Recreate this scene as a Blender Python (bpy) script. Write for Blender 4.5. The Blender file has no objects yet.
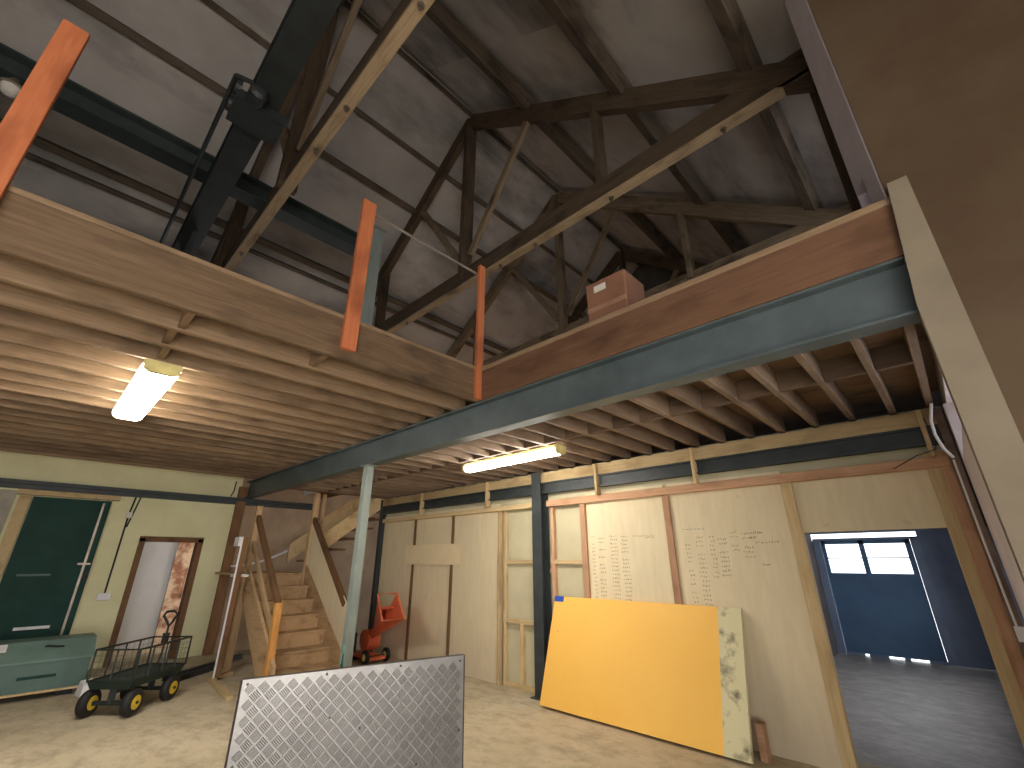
import bpy, bmesh, math, random
from mathutils import Vector, Matrix
random.seed(7)
SC = bpy.context.scene
COL = SC.collection
ORD = ('first second third fourth fifth sixth seventh eighth ninth tenth eleventh twelfth thirteenth fourteenth fifteenth '
       'sixteenth seventeenth eighteenth nineteenth twentieth twenty-first twenty-second twenty-third twenty-fourth '
       'twenty-fifth twenty-sixth twenty-seventh twenty-eighth twenty-ninth thirtieth').split()

# ------------------------------------------------------------------ materials
def lin(c):
    return tuple(((v / 255) / 12.92 if v / 255 <= 0.04045 else ((v / 255 + 0.055) / 1.055) ** 2.4) for v in c) + (1,)

def newmat(name):
    m = bpy.data.materials.new(name); m.use_nodes = True
    nt = m.node_tree; b = nt.nodes['Principled BSDF']
    return m, nt, b

def mix(nt, fac, a, b):
    n = nt.nodes.new('ShaderNodeMix'); n.data_type = 'RGBA'
    for sock, v in ((n.inputs[0], fac), (n.inputs[6], a), (n.inputs[7], b)):
        if hasattr(v, 'is_linked'): nt.links.new(v, sock)
        else: sock.default_value = v
    return n.outputs[2]

def noise(nt, scale=(1, 1, 1), s=5, detail=4, rough=0.6, lo=0.35, hi=0.65, co='Object', distort=0.0):
    tc = nt.nodes.new('ShaderNodeTexCoord'); mp = nt.nodes.new('ShaderNodeMapping')
    mp.inputs['Scale'].default_value = scale
    nt.links.new(tc.outputs[co], mp.inputs[0])
    info = nt.nodes.new('ShaderNodeObjectInfo')
    mul = nt.nodes.new('ShaderNodeMath'); mul.operation = 'MULTIPLY'; mul.inputs[1].default_value = 37.0
    nt.links.new(info.outputs['Random'], mul.inputs[0])
    no = nt.nodes.new('ShaderNodeTexNoise'); no.noise_dimensions = '4D'
    no.inputs['Scale'].default_value = s; no.inputs['Detail'].default_value = detail
    no.inputs['Roughness'].default_value = rough; no.inputs['Distortion'].default_value = distort
    nt.links.new(mp.outputs[0], no.inputs['Vector']); nt.links.new(mul.outputs[0], no.inputs['W'])
    mr = nt.nodes.new('ShaderNodeMapRange'); mr.inputs[1].default_value = lo; mr.inputs[2].default_value = hi
    nt.links.new(no.outputs[0], mr.inputs[0])
    return mr.outputs[0]

def bump(nt, b, h, strength=0.2, dist=0.02):
    n = nt.nodes.new('ShaderNodeBump'); n.inputs['Strength'].default_value = strength; n.inputs['Distance'].default_value = dist
    nt.links.new(h, n.inputs['Height']); nt.links.new(n.outputs[0], b.inputs['Normal'])

def wood(name, c1, c2, knot=None, rough=0.75, var=0.18):
    m, nt, b = newmat(name)
    g = noise(nt, (0.9, 14, 14), 3.2, 6, 0.65, 0.3, 0.7, distort=0.4)
    c = mix(nt, g, lin(c1), lin(c2))
    big = noise(nt, (1.2, 3, 3), 1.6, 3, 0.5, 0.52, 0.75)
    c = mix(nt, big, c, lin(knot or tuple(v * 0.6 for v in c1)))
    info = nt.nodes.new('ShaderNodeObjectInfo'); hsv = nt.nodes.new('ShaderNodeHueSaturation')
    mr = nt.nodes.new('ShaderNodeMapRange'); mr.inputs[3].default_value = 1 - var; mr.inputs[4].default_value = 1 + var
    nt.links.new(info.outputs['Random'], mr.inputs[0]); nt.links.new(mr.outputs[0], hsv.inputs['Value'])
    nt.links.new(c, hsv.inputs['Color']); nt.links.new(hsv.outputs[0], b.inputs['Base Color'])
    b.inputs['Roughness'].default_value = rough; b.inputs['Specular IOR Level'].default_value = 0.25
    bump(nt, b, g, 0.15, 0.004)
    return m

def plain(name, c, rough=0.6, metal=0.0, c2=None, s=4, lo=0.4, hi=0.7, spec=0.4, scale=(1, 1, 1), bs=0.0):
    m, nt, b = newmat(name)
    n = noise(nt, scale, s, 5, 0.6, lo, hi)
    col = mix(nt, n, lin(c), lin(c2 or tuple(v * 0.8 for v in c)))
    nt.links.new(col, b.inputs['Base Color'])
    b.inputs['Roughness'].default_value = rough; b.inputs['Metallic'].default_value = metal
    b.inputs['Specular IOR Level'].default_value = spec
    if bs: bump(nt, b, n, bs, 0.01)
    return m

def emit(name, c, strength):
    m, nt, b = newmat(name)
    b.inputs['Base Color'].default_value = lin((250, 248, 240))
    b.inputs['Emission Color'].default_value = lin(c); b.inputs['Emission Strength'].default_value = strength
    return m

M = {}
M['joist'] = wood('joist_pine', (150, 126, 100), (122, 100, 76), (94, 76, 58))
M['joist_r'] = wood('joist_red_pine', (150, 130, 110), (124, 104, 86), (96, 78, 64))
M['rim'] = wood('rim_timber', (122, 100, 76), (94, 75, 56), (62, 50, 38), var=0.04)
M['rim_red'] = wood('rim_timber_red', (118, 88, 66), (102, 73, 54), (82, 57, 41), var=0.02)
M['noggin'] = wood('noggin_wood', (118, 98, 80), (96, 78, 62), (76, 60, 48))  # darkened to put the shade on their near faces into the colour
M['board'] = wood('gallery_boards', (172, 142, 112), (142, 114, 88))  # lightened to put lamp light on the joist soffit into the colour
M['orange'] = wood('orange_post', (192, 116, 76), (174, 100, 64), (140, 78, 50), 0.6, 0.05)
M['old'] = wood('old_truss_wood', (92, 77, 60), (64, 52, 40), (44, 35, 28), 0.85, 0.08)
M['old_mid'] = wood('mid_truss_wood', (140, 122, 98), (104, 88, 68), (66, 54, 42), 0.85, 0.06)
M['old_pale'] = wood('pale_truss_wood', (176, 154, 122), (142, 120, 92), (96, 78, 58), 0.8, 0.06)  # pale wood with light on the ties' undersides put into its colour
M['purlin'] = wood('purlin_wood', (104, 92, 78), (70, 60, 50), (44, 38, 32), 0.85, 0.12)
M['stud'] = wood('stud_wood', (206, 164, 118), (184, 138, 96), (150, 106, 70))
M['stud_pale'] = wood('stud_pale', (214, 190, 146), (190, 164, 120), (160, 132, 92))
M['stud_red'] = wood('stud_red', (196, 158, 126), (174, 132, 100), (140, 100, 74))
M['brownwood'] = wood('brown_post', (134, 100, 70), (110, 78, 52), (84, 60, 40))
M['stair'] = wood('stair_wood', (196, 166, 128), (170, 138, 100), (126, 96, 66))
M['stair_new'] = wood('stair_newel', (216, 160, 92), (196, 138, 72), (160, 108, 58), var=0.03)
M['steel'] = plain('grey_green_steel', (84, 95, 97), 0.45, 0.0, (68, 78, 80), 3, spec=0.5)
M['steel_dk'] = plain('dark_steel', (58, 64, 65), 0.5, 0.0, (43, 48, 49), 5)
M['post_gr'] = plain('pale_green_steel', (140, 150, 143), 0.55, 0.0, (114, 124, 117), 6, scale=(1, 1, .3))
M['crane'] = plain('crane_black_steel', (44, 48, 48), 0.55, 0.0, (28, 30, 30), 3)
M['runway'] = plain('runway_green_steel', (52, 60, 58), 0.55, 0.0, (36, 42, 42), 3)
M['teal'] = plain('teal_paint', (130, 200, 192), 0.6)
M['bolt'] = plain('bolt_iron', (120, 110, 96), 0.5, 0.6)
M['pipe'] = plain('galvanised_pipe', (170, 160, 146), 0.4, 0.6)
M['cream'] = plain('cream_paint', (228, 224, 180), 0.7, 0.0, (210, 205, 160), 1.5, 0.35, 0.8)
M['plaster'] = plain('brown_plaster', (172, 148, 120), 0.85, 0.0, (150, 126, 102), 3)
M['upper'] = plain('upper_wall_render', (98, 94, 88), 0.9, 0.0, (66, 62, 58), 1.2)
M['white'] = plain('white_paint', (230, 228, 228), 0.5, 0.0, (222, 219, 220), 3)
M['lilac'] = plain('pale_plaster', (224, 216, 220), 0.8, 0.0, (206, 196, 200), 2)
M['black'] = plain('black_rubber', (34, 33, 33), 0.6, 0.0, (26, 25, 25))
M['blackm'] = plain('black_metal', (34, 42, 40), 0.45, 0.0, (26, 32, 30))
M['yellowhub'] = plain('yellow_hub', (228, 196, 60), 0.5)
M['green'] = plain('green_door_paint', (33, 68, 60), 0.62, 0.0, (25, 52, 46), 2.2, 0.35, 0.75, spec=0.18)
M['greenbox'] = plain('green_chest_paint', (88, 112, 104), 0.5, 0.0, (72, 94, 86), 2.4, 0.35, 0.75, spec=0.35)
M['cart'] = plain('cart_green', (30, 50, 42), 0.5, 0.0, (22, 36, 32))
M['chip'] = plain('orange_enamel', (228, 116, 78), 0.4, 0.0, (206, 94, 60), 3)
M['card'] = plain('brown_cardboard', (140, 100, 78), 0.85, 0.0, (122, 84, 64), 3)
M['tape'] = plain('box_tape', (168, 128, 104), 0.5)
M['label'] = plain('white_label', (220, 214, 204), 0.7)
M['blue'] = plain('blue_tape', (46, 86, 190), 0.5)
M['ink'] = plain('pencil_ink', (128, 112, 84), 0.9, 0.0, (96, 84, 64), 20)
M['cap'] = plain('lamp_end_cap', (236, 222, 150), 0.5)
M['farwall'] = plain('far_wall_blue_grey', (140, 156, 180), 0.8, 0.0, (120, 134, 158), 1.5)
M['farbrown'] = plain('far_wall_brown', (132, 124, 122), 0.85, 0.0, (104, 98, 96), 2)
M['fardoor'] = plain('far_door_blue', (92, 124, 156), 0.55, 0.0, (80, 108, 140), 2)
M['brownwall'] = plain('stained_brown_wall', (132, 112, 100), 0.85, 0.0, (96, 80, 72), 5)
M['tan'] = plain('tan_render', (90, 74, 56), 0.9, 0.0, (76, 58, 40), 0.9, 0.4, 0.65)
M['pier'] = plain('pier_render', (132, 121, 103), 0.85, 0.0, (116, 105, 88), 3, 0.4, 0.8)
M['lamp'] = emit('lamp_diffuser', (255, 248, 238), 48.0)

def ply():
    m, nt, b = newmat('plywood_sheet')
    g = noise(nt, (5, 5, 0.8), 3, 5, 0.6, 0.3, 0.7)
    c = mix(nt, g, lin((224, 210, 176)), lin((213, 198, 163)))
    # tide-mark of grey damp near the floor
    tc = nt.nodes.new('ShaderNodeTexCoord'); sep = nt.nodes.new('ShaderNodeSeparateXYZ')
    nt.links.new(tc.outputs['Object'], sep.inputs[0])
    n2 = noise(nt, (1, 1, 1), 1.8, 5, 0.6, 0.2, 0.8)
    ad = nt.nodes.new('ShaderNodeMath'); ad.operation = 'MULTIPLY_ADD'; ad.inputs[1].default_value = 0.7
    nt.links.new(n2, ad.inputs[0]); nt.links.new(sep.outputs[2], ad.inputs[2])
    mr = nt.nodes.new('ShaderNodeMapRange'); mr.inputs[1].default_value = 1.15; mr.inputs[2].default_value = 0.55
    mr.inputs[4].default_value = 0.5
    nt.links.new(ad.outputs[0], mr.inputs[0])
    c = mix(nt, mr.outputs[0], c, lin((196, 182, 160)))
    st = noise(nt, (1, 1, 1), 9, 3, 0.5, 0.68, 0.78)
    sm = nt.nodes.new('ShaderNodeMath'); sm.operation = 'MULTIPLY'; sm.inputs[1].default_value = 0.35
    nt.links.new(st, sm.inputs[0])
    c = mix(nt, sm.outputs[0], c, lin((150, 130, 100)))
    nt.links.new(c, b.inputs['Base Color']); b.inputs['Roughness'].default_value = 0.75
    b.inputs['Specular IOR Level'].default_value = 0.25
    return m
M['ply'] = ply()
M['grey_ply'] = plain('grey_board', (196, 188, 156), 0.8, 0.0, (176, 168, 136), 2, 0.35, 0.75)

def concrete(name, c1, c2, c3, rough, spec):
    m, nt, b = newmat(name)
    n1 = noise(nt, (1, 1, 1), 1.1, 7, 0.62, 0.3, 0.7)
    c = mix(nt, n1, lin(c1), lin(c2))
    n2 = noise(nt, (1, 1.6, 1), 4, 7, 0.72, 0.45, 0.72)
    c = mix(nt, n2, c, lin(c3))
    nt.links.new(c, b.inputs['Base Color']); b.inputs['Roughness'].default_value = rough
    b.inputs['Specular IOR Level'].default_value = spec
    bump(nt, b, n2, 0.25, 0.02)
    return m
M['floor'] = concrete('dusty_concrete', (204, 191, 163), (182, 168, 139), (156, 142, 116), 0.85, 0.2)
M['floor_dk'] = concrete('damp_dark_concrete', (176, 170, 164), (144, 139, 134), (206, 202, 198), 0.45, 0.5)

def roofsheet():
    m, nt, b = newmat('grey_roof_sheets')
    n1 = noise(nt, (1, 1, 1), 0.7, 6, 0.6, 0.3, 0.75)
    c = mix(nt, n1, lin((184, 178, 172)), lin((150, 145, 140)))
    n2 = noise(nt, (1, 0.45, 1), 0.75, 5, 0.6, 0.48, 0.72)
    c = mix(nt, n2, c, lin((76, 73, 71)))
    # joints between boards
    tc = nt.nodes.new('ShaderNodeTexCoord'); mp = nt.nodes.new('ShaderNodeMapping')
    mp.inputs['Rotation'].default_value = (0, 0, math.radians(90))
    nt.links.new(tc.outputs['Object'], mp.inputs[0])
    br = nt.nodes.new('ShaderNodeTexBrick'); br.inputs['Scale'].default_value = 1.0
    br.inputs['Mortar Size'].default_value = 0.012; br.inputs['Mortar Smooth'].default_value = 0.6
    br.inputs['Brick Width'].default_value = 1.6; br.inputs['Row Height'].default_value = 0.42
    nt.links.new(mp.outputs[0], br.inputs['Vector'])
    mm = nt.nodes.new('ShaderNodeMath'); mm.operation = 'MULTIPLY'; mm.inputs[1].default_value = 0.3
    nt.links.new(br.outputs['Fac'], mm.inputs[0])
    c = mix(nt, mm.outputs[0], c, lin((168, 164, 160)))
    nt.links.new(c, b.inputs['Base Color']); b.inputs['Roughness'].default_value = 0.9
    b.inputs['Specular IOR Level'].default_value = 0.15
    return m
M['roof'] = roofsheet()

def yellow():
    m, nt, b = newmat('yellow_paint')
    n = noise(nt, (1, 1, 1), 1.2, 4, 0.6, 0.3, 0.8)
    c = mix(nt, n, lin((246, 194, 92)), lin((238, 182, 78)))
    s = noise(nt, (1, 1, 1), 7, 2, 0.5, 0.75, 0.8)
    c = mix(nt, s, c, lin((206, 140, 48)))
    nt.links.new(c, b.inputs['Base Color']); b.inputs['Roughness'].default_value = 0.55
    return m
M['yellow'] = yellow()
M['bare'] = plain('bare_scuffed_edge', (214, 206, 164), 0.8, 0.0, (112, 106, 86), 7, 0.52, 0.7)
M['plate'] = plain('tread_plate_metal', (140, 139, 136), 0.36, 0.6, (122, 120, 117), 3, 0.35, 0.7)
M['plate_edge'] = plain('plate_dark_edge', (84, 78, 72), 0.5, 0.5)

def glass():
    m, nt, b = newmat('window_glass')
    b.inputs['Base Color'].default_value = (0.95, 0.97, 1, 1); b.inputs['Roughness'].default_value = 0.02
    b.inputs['Transmission Weight'].default_value = 1.0; b.inputs['IOR'].default_value = 1.01
    return m
M['glass'] = glass()

# ------------------------------------------------------------------ building helpers
def meta(o, label=None, cat=None, group=None, kind=None):
    if label: o['label'] = label
    if cat: o['category'] = cat
    if group: o['group'] = group
    if kind: o['kind'] = kind
    return o

def place(o, parent, mw):
    COL.objects.link(o)
    if parent is not None:
        o.parent = parent
        bpy.context.view_layer.update()
        o.matrix_parent_inverse = Matrix.Identity(4)
        o.matrix_basis = parent.matrix_world.inverted() @ mw
    else:
        o.matrix_world = mw
    return o

def thing(name, loc, label, cat, group=None, rz=0.0, parent=None):
    o = bpy.data.objects.new(name, None); o.empty_display_size = 0.1
    COL.objects.link(o); o.location = loc; o.rotation_euler = (0, 0, rz)
    bpy.context.view_layer.update()
    return meta(o, label, cat, group)

class MB:
    """collects shapes in world coordinates"""
    def __init__(s): s.v = []; s.f = []; s.m = []
    def add(s, vs, fs, mi=0):
        k = len(s.v); s.v += [tuple(p) for p in vs]; s.f += [tuple(i + k for i in f) for f in fs]; s.m += [mi] * len(fs); return s
    def box(s, x0, y0, z0, x1, y1, z1, mi=0):
        x0, x1 = min(x0, x1), max(x0, x1); y0, y1 = min(y0, y1), max(y0, y1); z0, z1 = min(z0, z1), max(z0, z1)
        return s.hexa([(x0, y0, z0), (x1, y0, z0), (x1, y1, z0), (x0, y1, z0), (x0, y0, z1), (x1, y0, z1), (x1, y1, z1), (x0, y1, z1)], mi)
    def hexa(s, p, mi=0):
        return s.add(p, [(3, 2, 1, 0), (4, 5, 6, 7), (0, 1, 5, 4), (1, 2, 6, 5), (2, 3, 7, 6), (3, 0, 4, 7)], mi)
    def bar(s, p, q, w, h, up=(0, 0, 1), mi=0):
        p, q = Vector(p), Vector(q); d = (q - p).normalized(); up = Vector(up)
        if abs(d.dot(up)) > 0.99: up = Vector((1, 0, 0)) if abs(d.x) < 0.9 else Vector((0, 1, 0))
        sd = d.cross(up).normalized() * (w / 2); u = sd.cross(d).normalized() * (h / 2)
        return s.hexa([p - sd - u, p + sd - u, q + sd - u, q - sd - u, p - sd + u, p + sd + u, q + sd + u, q - sd + u], mi) if True else s
    def tube(s, pts, r, n=8, mi=0, closed=False):
        pts = [Vector(p) for p in pts]; k0 = len(s.v); N = len(pts); ref = None; rings = []
        for i, p in enumerate(pts):
            a = pts[i - 1] if (i > 0 or closed) else p
            b = pts[(i + 1) % N] if (i < N - 1 or closed) else p
            d = (b - a).normalized()
            if ref is None: ref = Vector((0, 0, 1)) if abs(d.z) < 0.9 else Vector((1, 0, 0))
            x = d.cross(ref).normalized(); y = x.cross(d).normalized(); ref = y
            rr = r[i] if isinstance(r, (list, tuple)) else r
            rings.append([p + (x * math.cos(t) + y * math.sin(t)) * rr for t in (2 * math.pi * j / n for j in range(n))])
        vs = [p for rg in rings for p in rg]; fs = []
        for i in range(N if closed else N - 1):
            for j in range(n):
                i2 = (i + 1) % N
                fs.append((i * n + j, i * n + (j + 1) % n, i2 * n + (j + 1) % n, i2 * n + j))
        if not closed: fs += [tuple(range(n - 1, -1, -1)), tuple((N - 1) * n + j for j in range(n))]
        return s.add(vs, fs, mi)
    def lathe(s, c, axis, prof, n=20, mi=0):
        """prof: (distance along axis, radius)"""
        c, d = Vector(c), Vector(axis).normalized()
        x = d.cross(Vector((0, 0, 1)) if abs(d.z) < 0.9 else Vector((1, 0, 0))).normalized(); y = d.cross(x)
        vs = [c + d * a + (x * math.cos(t) + y * math.sin(t)) * r for a, r in prof for t in (2 * math.pi * j / n for j in range(n))]
        fs = [(i * n + j, i * n + (j + 1) % n, (i + 1) * n + (j + 1) % n, (i + 1) * n + j) for i in range(len(prof) - 1) for j in range(n)]
        fs += [tuple(range(n - 1, -1, -1)), tuple((len(prof) - 1) * n + j for j in range(n))]
        return s.add(vs, fs, mi)
    def prism(s, poly, axis, a0, a1, mi=0):
        """poly of 2-D points in the two other axes, extruded along axis 'x'/'y'/'z'"""
        def P(p, a): return {'x': (a, p[0], p[1]), 'y': (p[0], a, p[1]), 'z': (p[0], p[1], a)}[axis]
        n = len(poly); vs = [P(p, a0) for p in poly] + [P(p, a1) for p in poly]
        return s.add(vs, [tuple(range(n)), tuple(range(2 * n - 1, n - 1, -1))] + [(i, (i + 1) % n, n + (i + 1) % n, n + i) for i in range(n)], mi)
    def build(s, name, mats, parent=None, origin=None, bevel=0.0, smooth=False):
        if not isinstance(mats, (list, tuple)): mats = [mats]
        if origin is None:
            xs, ys, zs = zip(*s.v); origin = ((min(xs) + max(xs)) / 2, (min(ys) + max(ys)) / 2, min(zs))
        og = Vector(origin)
        me = bpy.data.meshes.new(name); me.from_pydata([Vector(p) - og for p in s.v], [], s.f)
        bm = bmesh.new(); bm.from_mesh(me); bmesh.ops.recalc_face_normals(bm, faces=bm.faces); bm.to_mesh(me); bm.free()
        for m in mats: me.materials.append(m)
        me.polygons.foreach_set('material_index', s.m)
        if smooth: me.polygons.foreach_set('use_smooth', [True] * len(s.f))
        o = bpy.data.objects.new(name, me)
        place(o, parent, Matrix.Translation(og))
        if bevel:
            b = o.modifiers.new('Bevel', 'BEVEL'); b.width = bevel; b.segments = 1; b.limit_method = 'ANGLE'
        if smooth:
            try: o.modifiers.new('Split', 'EDGE_SPLIT')
            except Exception: pass
        return o

def timber(name, p, q, w, h, mat, parent=None, up=(0, 0, 1), bevel=0.004):
    """squared timber between two points; its local X runs along the grain"""
    p, q = Vector(p), Vector(q); d = q - p; L = d.length; d.normalize(); up = Vector(up)
    if abs(d.dot(up)) > 0.99: up = Vector((0, 1, 0))
    y = up.cross(d).normalized(); z = d.cross(y).normalized()
    mw = Matrix(((d.x, y.x, z.x, 0), (d.y, y.y, z.y, 0), (d.z, y.z, z.z, 0), (0, 0, 0, 1)))
    mw.translation = (p + q) / 2
    b = MB(); b.box(-L / 2, -w / 2, -h / 2, L / 2, w / 2, h / 2)
    me = bpy.data.meshes.new(name); me.from_pydata(b.v, [], b.f); me.materials.append(mat)
    bm = bmesh.new(); bm.from_mesh(me); bmesh.ops.recalc_face_normals(bm, faces=bm.faces); bm.to_mesh(me); bm.free()
    o = bpy.data.objects.new(name, me); place(o, parent, mw)
    if bevel:
        m = o.modifiers.new('Bevel', 'BEVEL'); m.width = bevel; m.segments = 1
    return o

def struct(o): o['kind'] = 'structure'; return o

# ------------------------------------------------------------------ the setting
XL, YB = -10.8, 5.22           # left wall, panelled back wall
RX, RZ, SL = -5.23, 10.6, 0.77 # ridge
YF, YG = -4.3, 11.4            # front and far gable

struct(MB().box(-11.0, YF, -0.1, 3.3, 5.6, 0).build('floor', M['floor']))
struct(MB().box(-8.8, 5.6, -0.1, 3.3, YG, -0.01).box(-11, 5.6, -0.1, -8.8, YG, -0.01).build('floor', M['floor_dk']))
# lobby behind the small door
struct(MB().box(-13.2, 0.2, -0.1, -11.0, 3.4, 0).build('floor', M['floor']))

# left wall: cream paint up to the brown post, bare plaster beyond, grey render above the gallery
DY0, DY1, DZ = 1.49, 2.37, 2.0
w = MB()
w.box(XL - .18, YF, 0, XL, DY0, 3.5, 0).box(XL - .18, DY1, 0, XL, 2.9, 3.5, 0).box(XL - .18, DY0, DZ, XL, DY1, 3.5, 0)
w.box(XL - .18, 2.9, 0, XL, YG, 3.5, 1)
ys_ = [YF, 1.2, 2.8, 4.6, 6.2, YG]
for i in range(5):
    if i % 2 == 0: w.box(XL - .18, ys_[i], 3.5, XL, ys_[i + 1], 6.35, 2)
    else: w.box(XL - .18, ys_[i], 3.5, XL, ys_[i + 1], 4.3, 2).box(XL - .18, ys_[i], 5.7, XL, ys_[i + 1], 6.35, 2)  # unseen openings added to light the lower left roof
struct(w.build('wall_left', [M['cream'], M['plaster'], M['upper']], origin=(XL, 0, 0)))

# back wall of sheets: face at Y = 5.22
w = MB(); g = 0.004
for a, b in ((-8.8, -7.64), (-7.62, -6.48), (-6.46, -5.3), (-3.63, -2.47), (-2.43, -1.19)):
    w.box(a + g, YB, 0, b - g, YB + .03, 2.5, 0)
w.box(-5.3, YB + .05, 0, -3.63, YB + .08, 2.5, 1)
w.box(-8.8, YB + .03, 2.4, 0.15, YB + .06, 2.9, 1)
w.box(-1.17, YB, 1.89, -0.05, YB + .03, 2.42, 0)
w.box(-8.8, YB + .08, 0, -1.17, YB + .14, 2.9, 2)
w.box(-1.17, YB + .06, 1.89, 0.19, YB + .14, 2.9, 2)
wb = struct(w.build('wall_back', [M['ply'], M['grey_ply'], M['farbrown']], origin=(-5, YB, 0)))

# right side wall (pale plaster) with a window hidden behind the pier and an eaves slit widened unseen to light the roof
XR = 0.19
w = MB()
def wallx(y0, y1, z0, z1, mi):
    if z0 < 2.84 and y0 < 5: w.box(.165, max(y0, 3.06), z0, XR + .32, min(y1, 5.21), min(z1, 2.84), mi)
    if z1 > 2.84 or y0 > 5 or y1 > 5.3: w.box(XR, y0 if y1 < 5.3 or y0 > 5 else (y0 if z0 >= 2.84 else 5.2), z0 if (z0 >= 2.84 or y0 > 5 or y1 > 5.3) else 2.84, XR + .32, y1, z1, mi)
    if z1 > 2.84 and y1 > 5.3 and y0 < 5 and z0 < 2.84: w.box(XR, y0, 2.84, XR + .32, 5.2, z1, mi)
WY0, WY1, WZ0, WZ1 = 3.35, 4.95, 2.38, 2.84
wallx(3.05, WY0, 0, 6.45, 0); wallx(WY0, WY1, 0, WZ0, 0); wallx(WY0, WY1, WZ1, 6.45, 0)
wallx(WY1, 6.3, 0, 4.6, 0); wallx(6.3, 10.2, 2.5, 4.6, 0); wallx(WY1, 7.4, 6.2, 6.45, 0); wallx(7.4, 10.2, 4.6, 6.45, 0); wallx(6.3, 10.2, 0, .8, 0); wallx(10.2, YG, 0, 6.45, 0)  # unseen far-room opening added to let in sky light
struct(w.build('wall_side', [M['lilac']], origin=(XR, 4, 0)))
# splayed plaster return beside the tan wall, with a small gap low down
def ret(t0, t1, z0, z1):
    P = lambda t, o: (.203 - .118 * t + o, 3.04 + .46 * t)
    return [P(t0, 0), P(t1, 0), P(t1, .05), P(t0, .05)], z0, z1
w = MB()
for a in ((0, 1, 4.06, 6.35), (0, .55, 3.62, 4.06), (.95, 1, 3.62, 4.06)):
    pl_, z0, z1 = ret(*a); w.prism(pl_, 'z', z0, z1)
struct(w.build('wall_return', M['lilac']))
# tan wall and its pier
struct(MB().box(0.2, 3.02, 0, 3.3, 3.06, 6.3).build('wall_right', M['tan']))
p = MB().prism([(.14, 0), (.30, 0), (.30, 3.68), (.212, 3.68), (.142, 2.9)], 'y', 2.925, 2.963).box(0.14, 2.963, 0, 0.30, 3.05, 2.86).box(0.218, 2.963, 2.86, 0.30, 3.02, 3.68)
struct(p.build('wall_pier', M['pier']))
struct(MB().box(3.3, YF, 0, 3.45, 3.2, 4.3).build('wall_outer', M['white']))  # unseen wall, made white to bounce the added daylight
# front wall behind the photographer with a barn doorway added to let in light
FX0, FX1, FZ = -0.7, 3.0, 3.5
w = MB()
w.box(-11, YF - .2, 0, FX0, YF, 6.0).box(FX1, YF - .2, 0, 3.45, YF, 6.0).box(FX0, YF - .2, FZ, FX1, YF, 6.0)
w.prism([(-11, 6.0), (3.45, 6.0), (3.45, 3.95), (RX, RZ), (-11, 6.15)][0:1] + [(3.0, 6.0), (0.74, 6.0), (RX, RZ), (-11, 6.15)], 'y', YF - .2, YF)
struct(w.build('wall_front', M['upper']))
# far gable
w = MB().prism([(-11, 3.0), (0.6, 3.0), (0.6, 6.1), (RX, RZ), (-11, 6.15)], 'y', YG, YG + .2)
struct(w.build('wall_gable', M['upper']))

# roof slopes (their own objects, local X down the slope)
def slope(x1, y0, y1, pieces=1):
    dx = x1 - RX; L = math.hypot(dx, SL * dx); ang = math.atan2(-SL * abs(dx), dx)
    b = MB().box(0, y0, 0, L, y1, 0.06)
    me = bpy.data.meshes.new('ceiling'); me.from_pydata(b.v, [], b.f); me.materials.append(M['roof'])
    bm = bmesh.new(); bm.from_mesh(me); bmesh.ops.recalc_face_normals(bm, faces=bm.faces); bm.to_mesh(me); bm.free()
    o = bpy.data.objects.new('ceiling', me); COL.objects.link(o)
    d = Vector((dx, 0, -SL * abs(dx))).normalized(); y = Vector((0, 1, 0)); z = d.cross(y)
    mw = Matrix(((d.x, y.x, z.x, RX), (d.y, y.y, z.y, 0), (d.z, y.z, z.z, RZ), (0, 0, 0, 1))); o.matrix_world = mw
    return struct(o)
slope(-11.1, YF - .2, YG + .2)
slope(3.5, YF - .2, 3.04); slope(0.55, 3.04, YG + .2)

# gallery decks
gd = MB()
gd.box(XL, YF, 3.57, -3.41, 3.0, 3.60)
gd.box(-8.85, 3.0, 3.57, 0.19, YG, 3.60).box(XL, 6.9, 3.57, -8.85, YG, 3.60)
struct(gd.build('floor', M['board'], origin=(-6, 3, 3.57)))
struct(MB().box(-8.85, 3.13, 3.08, 0.19, YB + .2, 3.10).build('ceiling', M['board']))
struct(MB().box(-8.85, YB + .14, 2.88, 0.19, YG, 2.92).build('ceiling', M['farbrown']))

# far room shell
struct(MB().box(-0.6, YG - .12, 0, XR, YG, 2.9).box(-2.45, YG - .12, 2.13, -0.6, YG, 2.9).box(-2.6, YG - .12, 0, -2.26, YG, 2.0).build('wall_far', M['farwall']))
struct(MB().box(-2.4, YB + .6, 0, -2.26, YG - .12, 2.9).build('wall_far_side', M['farbrown']))
struct(MB().box(XR - .06, YB + .4, 0, XR - .005, 6.3, 2.9).box(XR - .06, 10.2, 0, XR - .005, YG - .12, 2.9).box(XR - .06, 6.3, 0, XR - .005, 10.2, .8).box(XR - .06, 6.3, 2.5, XR - .005, 10.2, 2.9).build('wall_far_right', M['farwall']))  # gap matches the added unseen side opening

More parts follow.
